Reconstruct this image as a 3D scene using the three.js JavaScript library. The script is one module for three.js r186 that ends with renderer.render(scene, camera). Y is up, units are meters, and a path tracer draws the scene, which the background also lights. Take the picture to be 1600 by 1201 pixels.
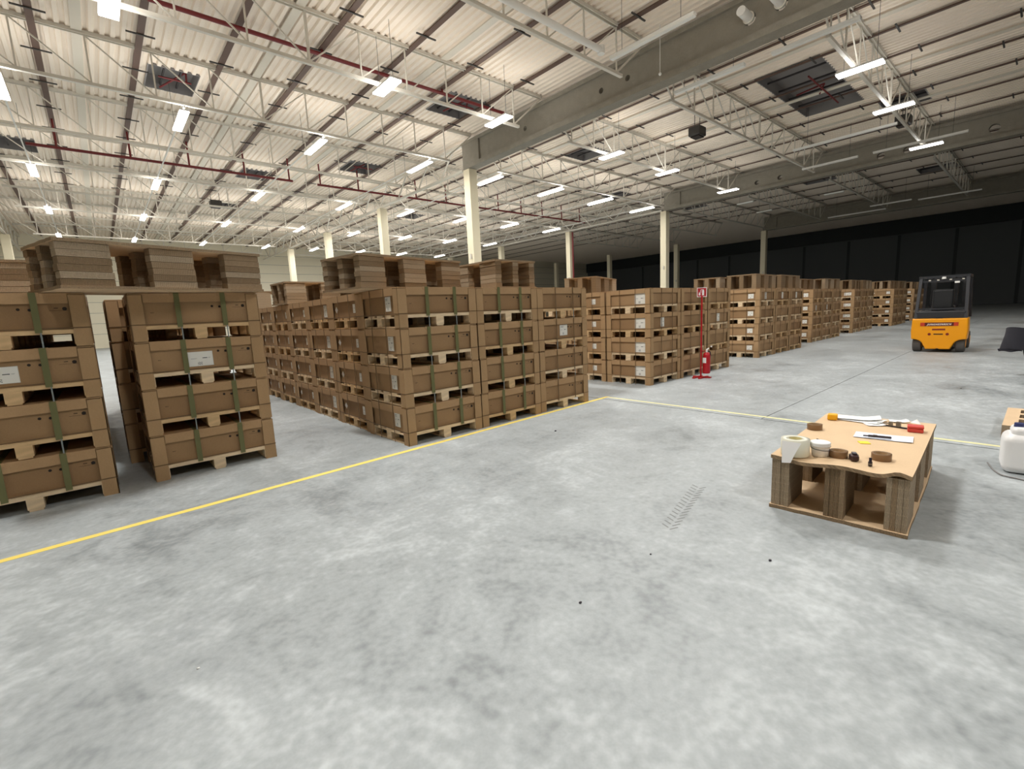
import * as THREE from 'three';
import { mergeGeometries } from 'three/addons/utils/BufferGeometryUtils.js';
import { RoundedBoxGeometry } from 'three/addons/geometries/RoundedBoxGeometry.js';
import { RectAreaLightUniformsLib } from 'three/addons/lights/RectAreaLightUniformsLib.js';
import { ImprovedNoise } from 'three/addons/math/ImprovedNoise.js';

// ---------------------------------------------------------------- camera, exposure, lamps' strength
const scene = new THREE.Scene();
scene.background = new THREE.Color(0x000000);
const camera = new THREE.PerspectiveCamera(78.98, 1600 / 1201, 0.05, 300);
camera.position.set(0, 1.65, 0);
camera.rotation.order = 'YXZ';
camera.rotation.set(THREE.MathUtils.degToRad(-8.553), THREE.MathUtils.degToRad(-41.08), THREE.MathUtils.degToRad(-2.74));
const renderer = new THREE.WebGLRenderer({ antialias: true });
renderer.toneMapping = THREE.LinearToneMapping;
renderer.toneMappingExposure = 1.24;
renderer.shadowMap.enabled = true;
RectAreaLightUniformsLib.init();
const LAMP_POWER = 78;          // radiance of a 2.4 m fitting's lower face
const LAMP_UP = 0.1;            // radiance of the housing's open top, as a share of the lower face
const LAMP_SIDE = 0.28;          // radiance of the opal side faces, as a share of the lower face
const LAMP_GLOW = 7;            // what the eye sees of the diffuser
const LAMP_COLOR = new THREE.Color().setRGB(1.0, 0.988, 0.96);

// ---------------------------------------------------------------- helpers
let seed = 7;
const rnd = () => { seed = (seed * 1664525 + 1013904223) >>> 0; return seed / 4294967296; };
const rr = (a, b) => a + (b - a) * rnd();
const names = {};
const numbered = (n) => { const k = names[n] = (names[n] ?? -1) + 1; return k ? n + '_' + String(k).padStart(3, '0') : n; };
const ORD = ['first', 'second', 'third', 'fourth', 'fifth', 'sixth', 'seventh', 'eighth', 'ninth', 'tenth', 'eleventh', 'twelfth', 'thirteenth', 'fourteenth', 'fifteenth'];
function tag(o, label, category, group, kind) {
  if (label) o.userData.label = label;
  if (category) o.userData.category = category;
  if (group) o.userData.group = group;
  if (kind) o.userData.kind = kind;
  return o;
}
function base(name, x = 0, y = 0, z = 0, turn = 0) { const g = new THREE.Group(); g.name = numbered(name); g.position.set(x, y, z); g.rotation.y = turn; scene.add(g); return g; }
function put(parent, name, geo, m) { const o = new THREE.Mesh(geo, m); o.name = name; o.castShadow = o.receiveShadow = true; parent.add(o); return o; }
function top(name, geo, m) { const o = put(scene, numbered(name), geo, m); return o; }
// box with texture coordinates in metres; centre x,z and BOTTOM y
function bx(w, h, d, x = 0, y = 0, z = 0) {
  const g = new THREE.BoxGeometry(w, h, d), u = g.attributes.uv, s = [[d, h], [d, h], [w, d], [w, d], [w, h], [w, h]];
  for (let f = 0; f < 6; f++) for (let k = 0; k < 4; k++) u.setXY(f * 4 + k, u.getX(f * 4 + k) * s[f][0], u.getY(f * 4 + k) * s[f][1]);
  return g.translate(x, y + h / 2, z);
}
function rbx(w, h, d, r, x = 0, y = 0, z = 0) { return new RoundedBoxGeometry(w, h, d, 2, r).translate(x, y + h / 2, z); }
function cyl(r0, r1, h, x = 0, y = 0, z = 0, n = 20) { return new THREE.CylinderGeometry(r1, r0, h, n).translate(x, y + h / 2, z); }
function bar(a, b, t, t2 = t) {  // square bar between two points
  const A = new THREE.Vector3(...a), B = new THREE.Vector3(...b), d = B.clone().sub(A), g = new THREE.BoxGeometry(t, t2, d.length());
  const m = new THREE.Matrix4().lookAt(B, A, Math.abs(d.y) > 0.95 * d.length() ? new THREE.Vector3(1, 0, 0) : new THREE.Vector3(0, 1, 0));
  return g.applyMatrix4(m).translate((A.x + B.x) / 2, (A.y + B.y) / 2, (A.z + B.z) / 2);
}
function rod(a, b, r, n = 8) {
  const A = new THREE.Vector3(...a), B = new THREE.Vector3(...b), d = B.clone().sub(A), g = new THREE.CylinderGeometry(r, r, d.length(), n);
  return g.applyQuaternion(new THREE.Quaternion().setFromUnitVectors(new THREE.Vector3(0, 1, 0), d.normalize())).translate((A.x + B.x) / 2, (A.y + B.y) / 2, (A.z + B.z) / 2);
}
const plain = (g) => { const q = g.index ? g.toNonIndexed() : g; for (const k of Object.keys(q.attributes)) if (!['position', 'normal', 'uv'].includes(k)) q.deleteAttribute(k); return q; };
const merge = (...g) => mergeGeometries(g.flat().map(plain));
function lathe(pts, n = 28) { return new THREE.LatheGeometry(pts.map((p) => new THREE.Vector2(...p)), n); }

// ---------------------------------------------------------------- textures
const noise = new ImprovedNoise();
function tnoise(x, y, per, z) { // noise that repeats every `per` cells
  const a = x / per, b = y / per, n = (i, j) => noise.noise(x - i * per, y - j * per, z);
  return (n(0, 0) * (1 - a) + n(1, 0) * a) * (1 - b) + (n(0, 1) * (1 - a) + n(1, 1) * a) * b;
}
function dataTex(w, h, f, srgb = true) {
  const d = new Uint8Array(w * h * 4);
  for (let y = 0; y < h; y++) for (let x = 0; x < w; x++) { const c = f(x, y), i = (y * w + x) * 4; d[i] = c[0]; d[i + 1] = c[1]; d[i + 2] = c[2]; d[i + 3] = 255; }
  const t = new THREE.DataTexture(d, w, h); t.wrapS = t.wrapT = THREE.RepeatWrapping; t.magFilter = THREE.LinearFilter; t.minFilter = THREE.LinearMipmapLinearFilter; t.generateMipmaps = true;
  if (srgb) t.colorSpace = THREE.SRGBColorSpace; t.needsUpdate = true; return t;
}
const cl = (v) => Math.max(0, Math.min(255, v));
function rep(t, sx, sy) { const c = t.clone(); c.repeat.set(sx, sy); c.needsUpdate = true; return c; }
// concrete: one 12 m tile
const CN = 1536, CT = 12;
const patch = new Float32Array(CN * CN);
for (let y = 0; y < CN; y++) for (let x = 0; x < CN; x++) {
  const u = x / CN, v = y / CN;
  const w = tnoise(u * 6, v * 6, 6, 3.3) * 0.5;
  let big = tnoise((u * 7 + w + 7) % 7, (v * 5 + w + 5) % 5, 7, 0.5) * 0.0;
  const wx = tnoise(u * 14, v * 14, 14, 11.1) * 0.03, wy = tnoise(u * 14, v * 14, 14, 12.7) * 0.03, U = (u + wx + 1) % 1, V = (v + wy + 1) % 1;
  big = tnoise(U * 7, V * 9, 9, 9.1) * 0 + tnoise(U * 9, V * 9, 9, 9.1) * 0.8 + tnoise(U * 22, V * 22, 22, 4.2) * 0.5 + tnoise(U * 60, V * 60, 60, 1.7) * 0.5 + tnoise(U * 140, V * 140, 140, 6.6) * 0.55;
  const fine = tnoise(u * 320, v * 320, 320, 2.2) * 0.5;
  patch[y * CN + x] = big + fine;
}
const concreteMap = dataTex(CN, CN, (x, y) => {
  const p = patch[y * CN + x], g = (rnd() - 0.5) * 7;
  const dark = Math.max(0, -p - 0.15) * 20, light = Math.max(0, p - 0.1) * 16;
  const b = 170 + p * 22 - dark + light + g;
  return [cl(b - 5), cl(b + 1), cl(b + 3)];
});
const concreteRough = dataTex(512, 512, (x, y) => { const p = patch[y * 3 * CN + x * 3]; const r = 128 + p * 46; return [0, cl(r), 0]; }, false);
const kraft = (r, g, b, amp) => dataTex(256, 256, (x, y) => {
  const n = tnoise(x / 256 * 5, y / 256 * 5, 5, 1) * 7 + tnoise(x / 256 * 24, y / 256 * 70, 70, 2) * 0 + tnoise(x / 4, y / 10, 25.6 * 2.5, 3) * 3 + (rnd() - 0.5) * amp;
  return [cl(r + n), cl(g + n * 0.9), cl(b + n * 0.75)];
});
const kraftTex = kraft(186, 158, 123, 8);
const woodTex = dataTex(256, 128, (x, y) => {
  const n = Math.sin(y / 128 * Math.PI * 22 + tnoise(x / 64, y / 20, 64, 4) * 5) * 7 + tnoise(x / 32, y / 4, 32, 2) * 10 + (rnd() - 0.5) * 6;
  return [cl(228 + n), cl(203 + n * 0.95), cl(167 + n * 0.8)];
});
// cut edge of corrugated board: rows of flutes
function fluteFn(x, y, W, H, cols, rows) {
  const row = Math.floor(y / H * rows), ph = (row % 2) * 0.5, c = x / W * cols + ph + 0.25 * Math.sin(y / H * rows * Math.PI * 2 + row);
  return Math.abs((c % 1) - 0.5) * 2;
}
const fluteTex = dataTex(256, 256, (x, y) => {
  const f = fluteFn(x, y, 256, 256, 20, 4), k = tnoise(x / 16, y / 16, 16, 5) * 16 + (rnd() - 0.5) * 14;
  const liner = (y % 64) < 3 ? 22 : 0, b = 156 + f * 30 + k + liner; return [cl(b), cl(b * 0.885), cl(b * 0.735)];
});
const fluteBump = dataTex(256, 256, (x, y) => { const b = fluteFn(x, y, 256, 256, 20, 4) * 255; return [b, b, b]; }, false);
function canvasTex(w, h, draw) { const c = document.createElement('canvas'); c.width = w; c.height = h; const g = c.getContext('2d'); draw(g, w, h); const t = new THREE.CanvasTexture(c); t.colorSpace = THREE.SRGBColorSpace; return t; }
const labelTex = [0, 1].map((k) => canvasTex(256, 192, (g, w, h) => {
  g.fillStyle = '#eceae2'; g.fillRect(0, 0, w, h);
  g.fillStyle = '#8c8c88'; g.fillRect(28, 86, 62, 3); g.fillRect(28, 94, 48, 2);
  g.fillStyle = '#33363a'; g.fillRect(146, 82, 50, 9); g.fillStyle = '#9a9a96'; g.fillRect(204, 82, 26, 3); g.fillRect(204, 90, 20, 2);
  g.fillStyle = '#8d8d8a'; for (let i = 0; i < 6; i++) for (let j = 0; j < 5; j++) if ((i * 7 + j * 5 + k) % 3) g.fillRect(92 + i * 8, 138 + j * 8, 7, 7);
  g.strokeStyle = '#c4c2ba'; g.lineWidth = 2; g.strokeRect(3, 3, w - 6, h - 6);
  if (k) { g.fillStyle = '#55585c'; g.fillRect(24, 24, 110, 4); g.fillRect(24, 36, 84, 3); g.fillRect(24, 48, 96, 3); }
}));

// ---------------------------------------------------------------- materials
const M = {};
const std = (n, c, rough = 0.8, extra = {}) => M[n] = Object.assign(new THREE.MeshStandardMaterial({ roughness: rough, ...extra }), { color: new THREE.Color(c), name: n });
const floorMap = rep(concreteMap, 1 / CT, 1 / CT), floorRough = rep(concreteRough, 1 / CT, 1 / CT);
std('concrete_floor', 0xffffff, 1.0, { map: floorMap, roughnessMap: floorRough });
std('sealant', 0x3c3d3c, 0.8);
std('yellow_paint', 0xf5dc70, 0.6);
std('pale_yellow_paint', 0xece6ae, 0.6);
const concSmall = dataTex(256, 256, (x, y) => { const b = 196 + tnoise(x / 32, y / 32, 8, 7) * 14 + tnoise(x / 8, y / 8, 32, 8) * 8 + (rnd() - 0.5) * 8; return [cl(b), cl(b - 1), cl(b - 6)]; }); concSmall.repeat.set(0.4, 0.4);
std('beam_concrete', 0xb8b1a5, 0.85, { map: concSmall });
std('column_paint', 0xe6dcc0, 0.75);
std('deck', 0xf4e6d5, 0.6);
std('purlin', 0xddd4c4, 0.6);
std('steel_white', 0xd9d3c6, 0.5);
std('steel_dark', 0x4a4744, 0.6, { metalness: 0.3 });
std('rust_channel', 0x604a3f, 0.6);
std('red_pipe', 0x762526, 0.45);
std('vent_frame', 0x868280, 0.6);
std('vent_dark', 0x3a3536, 0.5);
std('wall_cream', 0xf1e9d2, 0.8);
std('wall_grey', 0x7b7f7e, 0.8);
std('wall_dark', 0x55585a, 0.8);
std('wall_joint', 0x35393a, 0.8);
std('lamp_body', 0xeeece6, 0.5);
M.glow = new THREE.MeshStandardMaterial({ color: 0xffffff, emissive: LAMP_COLOR, emissiveIntensity: LAMP_GLOW, roughness: 0.6 });
const kraftMaps = kraftTex;
for (const [k, c] of [['a', 0xdccfbf], ['b', 0xd2c3b2], ['c', 0xe4d8ca]]) std('kraft_' + k, c, 0.85, { map: kraftMaps });
std('kraft_lid', 0xf4e9dc, 0.85, { map: kraftMaps });
std('kraft_post', 0xf0e6d8, 0.85, { map: kraftMaps });
std('kraft_top', 0xffffff, 0.85, { map: kraft(220, 191, 154, 7) });
for (const [k, c] of [['a', 0xffffff], ['b', 0xe9dcc8]]) std('pine_' + k, c, 0.8, { map: woodTex });
const ft = rep(fluteTex, 6, 4), fb = rep(fluteBump, 6, 4);
for (const [k, c] of [['a', 0xffffff], ['b', 0xe6dccf], ['c', 0xcbbfae]]) std('flute_' + k, c, 0.95, { map: ft, bumpMap: fb, bumpScale: 0.004 });
std('strap_green', 0x6b6a40, 0.5);
std('strap_blue', 0x868d8c, 0.4);
std('strap_brown', 0x6d5334, 0.5);
std('print_black', 0x2a2018, 0.8);
std('paper', 0xf2f2f0, 0.8);
M.label_a = new THREE.MeshStandardMaterial({ map: labelTex[0], roughness: 0.7 });
M.label_b = new THREE.MeshStandardMaterial({ map: labelTex[1], roughness: 0.7 });

// ---------------------------------------------------------------- room shell
const X0 = -17, X1 = 88, Z0 = -72, Z1 = 20, DECK = 12.42, BEAM1 = 18.5, BEAM2 = 41.6, BEAM0 = -4.9, BEAM3 = 64.8;
{
  const f = base('floor'); tag(f, 'smooth grey power-floated concrete floor with mottled patches', 'floor', null, 'structure');
  const jx = 6.94, jz = -2.58, gap = 0.006;
  for (const [a, b, c, d] of [[X0, jx - 0.012, Z0, Z1], [jx + 0.012, X1, Z0, jz - gap], [jx + 0.012, X1, jz + gap, Z1]]) {
    const g = bx(b - a, 0.2, d - c, (a + b) / 2, -0.2, (c + d) / 2), u = g.attributes.uv, p = g.attributes.position;
    for (let i = 0; i < p.count; i++) u.setXY(i, p.getX(i), p.getZ(i));
    put(f, 'floor_slab', g, M.concrete_floor);
  }
  put(f, 'joint_seal', bx(0.03, 0.1, Z1 - Z0, jx, -0.105, (Z0 + Z1) / 2), M.sealant);
  put(f, 'joint_seal', bx(X1 - jx, 0.1, 0.014, (jx + X1) / 2, -0.105, jz), M.sealant);
}
{
  const wall = (name, label, m, w, d, x, z) => { const g = base(name); tag(g, label, 'wall', null, 'structure'); put(g, 'wall_surface', bx(w, 13.4, d, x, 0, z), m); return g; };
  const far = wall('wall_far', 'pale cream end wall beyond the long aisle', M.wall_cream, X1 - X0 + 0.6, 0.3, (X0 + X1) / 2, Z0 - 0.15);
  for (let y = 1.6; y < 12; y += 1.2) put(far, 'panel_joint', bx(X1 - X0, 0.03, 0.02, (X0 + X1) / 2, y, Z0 + 0.005), M.wall_grey);
  wall('wall_left', 'cream side wall behind the leftmost column', M.wall_cream, 0.3, Z1 - Z0, X0 - 0.15, (Z0 + Z1) / 2);
  wall('wall_back', 'grey wall behind the viewer', M.wall_grey, X1 - X0 + 0.6, 0.3, (X0 + X1) / 2, Z1 + 0.15);
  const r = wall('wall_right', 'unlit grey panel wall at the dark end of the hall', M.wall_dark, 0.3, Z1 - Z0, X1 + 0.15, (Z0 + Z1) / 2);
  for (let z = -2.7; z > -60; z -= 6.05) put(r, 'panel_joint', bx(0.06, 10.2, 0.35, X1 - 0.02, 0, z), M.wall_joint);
  put(r, 'eave_beam', bx(0.5, 2, Z1 - Z0, X1 - 0.25, 10.35, (Z0 + Z1) / 2), M.wall_joint);
}
// roof vents: x0 x1 z0 z1
const VENTS = [[3.0, 4.8, -27.3, -25.0], [14.4, 16.5, -22.3, -19.9], [14.4, 16.5, -34.3, -31.9], [9.0, 10.8, -39.7, -37.3], [-3.0, -1.2, -40.3, -37.9], [26.1, 28.2, -23.2, -20.9],
  [38.1, 39.9, -29.3, -27.0], [25.8, 33.3, -10.4, -7.6], [25.5, 27.6, -46.6, -44.3], [9.0, 10.8, -50.3, -48.0], [34.5, 36.6, -7.2, -5.2], [49.8, 52.2, -16, -13.5], [49.8, 52.2, -28, -25.5], [55.2, 57.6, -8.5, -6]];
{
  const c = base('ceiling'); tag(c, 'cream corrugated steel roof deck on lattice trusses', 'ceiling', null, 'structure');
  put(c, 'roof_slab', bx(X1 - X0 + 0.6, 0.2, Z1 - Z0 + 0.6, (X0 + X1) / 2, 13.3, (Z0 + Z1) / 2), M.vent_dark);
  const P = 0.3, prof = [[0, 0], [0.12, 0], [0.16, 0.075], [0.26, 0.075], [0.3, 0]];
  const rib = (pos, x, za, zb) => {
    for (let i = 0; i < 4; i++) {
      const [ax, ay] = prof[i], [bx_, by] = prof[i + 1];
      const a = [x + ax, DECK + ay, za], b = [x + bx_, DECK + by, za], d = [x + ax, DECK + ay, zb], e = [x + bx_, DECK + by, zb];
      pos.push(...a, ...b, ...e, ...a, ...e, ...d);
    }
  };
  const cut = (x, za, zb) => { // z pieces left of a rib after the vents are cut out
    let out = [[za, zb]];
    for (const [x0, x1, z0, z1] of VENTS) if (x + P > x0 + 0.01 && x < x1 - 0.01) out = out.flatMap(([a, b]) => z1 <= a || z0 >= b ? [[a, b]] : [[a, Math.max(a, z0)], [Math.min(b, z1), b]].filter(([s, t]) => t - s > 0.001));
    return out;
  };
  const nx = Math.round((X1 + 5.1) / 6), zs = []; for (let z = Z0; z < Z1; z += 6) zs.push(z);
  for (const z of zs) for (let i = -2; i < nx + 1; i++) {
    const xa = -5.1 + i * 6, pos = [];
    for (let k = 0; k < 20; k++) { const x = xa + k * P; if (x < X0 || x > X1) continue; for (const [a, b] of cut(x, z, Math.min(z + 6, Z1))) rib(pos, x, a, b); }
    if (!pos.length) continue;
    const g = new THREE.BufferGeometry(); g.setAttribute('position', new THREE.Float32BufferAttribute(pos, 3)); g.computeVertexNormals();
    put(c, 'deck_panel', g, M.deck);
  }
  for (const x of [0.86, 6.65, 12.45, 24.4, 30.1, 35.9]) put(c, 'purlin', bx(0.3, 0.05, Z1 - Z0 - 0.2, x, DECK - 0.052, (Z0 + Z1) / 2), M.purlin);
}
VENTS.forEach(([x0, x1, z0, z1], i) => {
  const big = x1 - x0 > 5, g = base('roof_vent', (x0 + x1) / 2, 0, (z0 + z1) / 2), w = x1 - x0, d = z1 - z0;
  const where = ['by the lamp row over the left stacks', 'left of the big concrete beam near two bright lamps', 'behind the beam column, third bay', 'far along the second lamp row', 'at the left edge beside the first lamp row', 'past the concrete beam beside a glowing lamp',
    'above the second concrete beam', 'with red pipes, largest in the roof', 'small and distant in the second bay', 'most distant of the left bay', 'beside the large vent near the right lamps', 'in the dark bay, first', 'in the dark bay, second', 'in the dark bay, rightmost'][i];
  tag(g, 'grey roof vent hatch ' + where, 'roof vent', 'roof vents');
  const a = 13.0;
  put(g, 'upstand', merge(bx(w, a - DECK, 0.05, 0, DECK, -d / 2), bx(w, a - DECK, 0.05, 0, DECK, d / 2), bx(0.05, a - DECK, d, -w / 2, DECK, 0), bx(0.05, a - DECK, d, w / 2, DECK, 0)), M.vent_frame);
  put(g, 'flap', bx(w, 0.04, d, 0, a, 0), M.vent_frame);
  for (let k = 1; k < (big ? 5 : 3); k++) put(g, 'cross_bar', bx(0.06, 0.08, d - 0.1, -w / 2 + w * k / (big ? 5 : 3), 12.6, 0), M.vent_dark);
  if (big || i < 3) put(g, 'actuator', merge(rod([-0.4, 12.3, -0.6], [0.5, 12.75, 0.4], 0.04), rod([0.5, 12.3, 0.2], [0.5, 12.75, 0.4], 0.04), rod([-w * 0.3, 12.3, 0.5], [w * 0.35, 12.3, 0.5], 0.04)), M.red_pipe);
});

// concrete beams with columns, lattice girders beyond
function concreteBeam(x, label, holes) {
  const z1 = Z1 - 0.01, z0 = -24.5, g = base('concrete_beam', x, 0, 0); tag(g, label, 'beam', null, 'structure');
  const s = new THREE.Shape([[-z1, 10.8], [-z0, 10.8], [-z0, 11.95], [-z1, 11.95]].map((p) => new THREE.Vector2(...p)));
  for (const [z, y, r] of holes) { const h = new THREE.Path(); h.absarc(-z, y, r, 0, Math.PI * 2, true); s.holes.push(h); }
  put(g, 'web', new THREE.ExtrudeGeometry(s, { depth: 0.34, bevelEnabled: false, curveSegments: 20 }).translate(0, 0, -0.17).rotateY(Math.PI / 2), M.beam_concrete);
  const len = z1 - z0, mid = (z0 + z1) / 2;
  const fl = (y, h) => merge(bx(0.6, h, len, 0, y, mid));
  put(g, 'bottom_flange', fl(10.55, 0.25), M.beam_concrete); put(g, 'top_flange', fl(11.95, 0.18), M.beam_concrete);
  put(g, 'end_block', bx(0.58, 1.14, 1.6, 0, 10.805, z0 + 0.8), M.beam_concrete);
}
concreteBeam(BEAM1, 'deep grey concrete roof beam crossing the upper right', [[-7.6, 11.35, 0.2], [-6.6, 11.35, 0.2], [-12.6, 11.35, 0.12], [-14.0, 11.35, 0.12], [-19, 11.3, 0.12]]);
concreteBeam(BEAM2, 'second concrete roof beam at the edge of the dark bay', [[-16.3, 11.2, 0.17], [-14.6, 11.2, 0.17], [-19.2, 11.2, 0.17], [-8.3, 11.1, 0.22], [-6.9, 11.1, 0.22], [-2.9, 11.2, 0.25]]);
concreteBeam(BEAM3, 'barely visible concrete roof beam inside the dark bay', []);
function girder(x, zFrom, label) {
  const g = base('lattice_girder', x, 0, 0); tag(g, label, 'girder', 'lattice girders along the column lines');
  const L = zFrom - Z0;
  put(g, 'bottom_chord', bx(0.16, 0.14, L, 0, 10.6, (zFrom + Z0) / 2), M.steel_white); put(g, 'top_chord', bx(0.2, 0.14, L, 0, 12.1, (zFrom + Z0) / 2), M.steel_white);
  for (let z = zFrom - 1, k = 0; z - 1.5 > Z0; z -= 1.5, k++) put(g, 'diagonal', bar([0, k % 2 ? 10.7 : 12.1, z], [0, k % 2 ? 12.1 : 10.7, z - 1.5], 0.08), M.steel_white);
}
girder(BEAM0, Z1, 'steel lattice girder at the left picture edge');
girder(BEAM1, -24.9, 'steel lattice girder continuing the first concrete beam');
girder(BEAM2, -24.9, 'steel lattice girder continuing the second concrete beam');
function column(x, z, label, conduit) {
  const g = base('concrete_column', x, 0, z); tag(g, label, 'column', null, 'structure');
  put(g, 'shaft', rbx(0.6, 10.54, 0.6, 0.025), M.column_paint);
  put(g, 'bracket', bx(0.16, 0.3, 0.1, -0.36, 5.2, 0.1), M.steel_white);
  if (conduit) put(g, 'rainwater_pipe', cyl(0.09, 0.09, 10.5, 0.1, 0, 0.41, 12), M.red_pipe);
}
for (let k = 0; k < 4; k++) {
  column(BEAM1, -24.2 - 12 * k, ['cream column', 'cream column one bay beyond', 'cream column two bays beyond', 'cream column three bays beyond'][k] + ' the big grey beam', false);
  column(BEAM2, -24.6 - 12 * k, (k ? ORD[k] + ' cream column behind' : 'bright cream column carrying') + ' the second concrete beam', k === 1);
  column(BEAM0, -24.2 - 12 * k, ORD[k] + ' column of the line at the left edge', false);
  column(BEAM3, -24.4 - 12 * k, ORD[k] + ' dim column in the dark bay', false);
}

// ---------------------------------------------------------------- roof trusses
const TB = 10.6, TT = 12.3;
function truss(z, xa, xb, label, detail) {
  const g = base('roof_truss', (xa + xb) / 2, 0, z); tag(g, label, 'roof truss', 'steel roof trusses');
  const L = (xb - xa) / 2, N = 12, s = (2 * L) / N, B = L - 1.6;
  const tc = merge(bx(2 * L, 0.1, 0.03, 0, TT, -0.07), bx(2 * L, 0.1, 0.03, 0, TT, 0.07), bx(2 * L, 0.02, 0.2, 0, TT + 0.1, 0)), bc = bx(2 * B, 0.11, 0.13, 0, TB, 0);
  const v = [], d = [];
  for (let i = 1; i < N; i++) { const x = -L + i * s; v.push(bar([x, TB + 0.1, 0], [x, TT, 0], i === N / 2 ? 0.08 : 0.05)); }
  for (let i = 1; i < N - 1; i++) { const x = -L + i * s, left = i < N / 2; d.push(bar([left ? x : x + s, TT, 0], [left ? x + s : x, TB + 0.1, 0], 0.045)); }
  d.push(bar([-L, TT, 0], [-L + s, TB + 0.1, 0], 0.06), bar([L, TT, 0], [L - s, TB + 0.1, 0], 0.06));
  put(g, 'top_chord', tc, M.steel_white); put(g, 'bottom_chord', bc, M.steel_white);
  if (detail) { for (const q of v) put(g, 'vertical', q, M.steel_white); for (const q of d) put(g, 'diagonal', q, M.steel_white); }
  else put(g, 'web_bracing', merge(v, d), M.steel_white);
}
for (let k = 0; k < 12; k++) {
  const z = 0.2 - 5.98 * k;
  truss(z, BEAM0 + 0.2, BEAM1 - 0.2, ORD[k] + ' nearest cream lattice truss of the left roof bay', k < 7);
  truss(z, BEAM1 + 0.2, BEAM2 - 0.2, ORD[k] + ' nearest cream lattice truss between the two concrete beams', k < 7);
  if (k < 8) truss(z, BEAM2 + 0.2, BEAM3 - 0.2, ORD[k] + ' nearest lattice truss in the unlit bay', false);
}
// flat red-brown channels under the deck with cross brackets
const CH = [-3.1, -0.3, 2.6, 5.25, 8.1, 10.9, 13.7, 16.5, 20.1, 22.9, 25.7, 28.5, 31.3, 34.1, 36.9, 39.7, 43.5, 47, 50.5, 54, 57.5, 61];
CH.forEach((x, i) => {
  const g = base('roof_channel', x, 0, 0); tag(g, ORD[i % 8] + ' flat red-brown pipe channel ' + (i < 8 ? 'in the left roof bay' : i < 16 ? 'between the concrete beams, counted from left' : 'in the dark bay, counted from left'), 'pipe channel', 'red-brown channels under the deck');
  const w = i < 8 ? 0.21 : 0.13;
  put(g, 'channel', bx(w, 0.05, Z1 - Z0 - 0.3, 0, DECK - 0.12, (Z0 + Z1) / 2), M.rust_channel);
  const br = []; for (let z = 8; z > -46; z -= 2.99) if (Math.abs((z - 0.2) % 5.98) > 0.3) put(g, 'bracket', bx(0.85, 0.04, 0.06, 0, DECK - 0.165, z - 1.2 + (i % 3) * 0.3), M.steel_dark);
});
// red sprinkler mains
function main(label, x0, x1, y, z, drops) {
  const g = base('sprinkler_pipe', 0, 0, 0); tag(g, label, 'pipe', 'red sprinkler mains');
  put(g, 'pipe', rod([x0, y, z], [x1, y, z], 0.075, 12), M.red_pipe);
  for (const x of drops) put(g, 'riser', rod([x, y, z], [x, DECK - 0.1, z - 0.05], 0.05), M.red_pipe);
}
main('long dark red sprinkler main under the left bay trusses', -1.4, 10.9, 10.95, -33.4, [-0.3, 2.6, 5.25, 8.1, 10.7]);
main('dark sprinkler main running behind the cream column', 12.5, 40.5, 10.95, -33.4, [12.7, 15.4, 20.1, 22.9, 25.7, 28.5, 31.3, 34.1, 36.9, 39.7]);
main('nearest red sprinkler main close under the deck', 2.6, 17.5, 12.1, -19.7, [8.1, 13.7]);

// ---------------------------------------------------------------- lamps
const lampGeo = {};
function lamp(x, z, len, lit, label, power = 1, w = 0.34) {
  const g = base(lit ? 'linear_lamp' : 'unlit_lamp', x, 10.3, z);
  tag(g, label, 'lamp', lit ? 'lit lamps in rows' : 'unlit lamps');
  const k = len + '_' + w;
  lampGeo[k] ??= [bx(w, 0.06, len, 0, 0.05, 0), bx(w - 0.02, 0.05, len - 0.02, 0, 0, 0), rod([0, 0.1, -len * 0.35], [0, len === 2.4 ? 0.14 : DECK - 10.24, -len * 0.35], 0.008, 6), rod([0, 0.1, len * 0.35], [0, len === 2.4 ? 0.14 : DECK - 10.24, len * 0.35], 0.008, 6)];
  put(g, 'housing', lampGeo[k][0], M.lamp_body); put(g, 'diffuser', lampGeo[k][1], lit ? M.glow : M.lamp_body);
  put(g, 'hanger', lampGeo[k][2], M.steel_dark); put(g, 'hanger', lampGeo[k][3], M.steel_dark);
  if (!lit) return;
  const l = new THREE.RectAreaLight(LAMP_COLOR, LAMP_POWER * power, w, len); l.name = 'lamp_light'; l.position.set(0, -0.012, 0); l.rotation.x = -Math.PI / 2; g.add(l);
  for (const sd of [-1, 1]) { const q = new THREE.RectAreaLight(LAMP_COLOR, LAMP_POWER * LAMP_SIDE * power, len, 0.11); q.name = 'lamp_sidelight'; q.position.set(sd * (w / 2 + 0.012), 0.055, 0); q.rotation.y = sd > 0 ? -Math.PI / 2 : Math.PI / 2; g.add(q); }
  const up = new THREE.RectAreaLight(LAMP_COLOR, LAMP_POWER * LAMP_UP * power, w, len); up.name = 'lamp_uplight'; up.position.set(0, 0.125, 0); up.rotation.x = Math.PI / 2; g.add(up);
}
const ROWX = [-1.42, 3.8, 9.35, 15.25, 20.5, 26.2, 32.0, 38.0], ROWZ = [-24.75, -35.95, -46.5, -58.0];
ROWX.forEach((x, i) => ROWZ.forEach((z, j) => lamp(x, z, 2.4, true, ORD[j] + ' nearest long lit lamp in the ' + ORD[i] + ' row from the left', i === 7 ? 0.45 : 1)));
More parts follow.
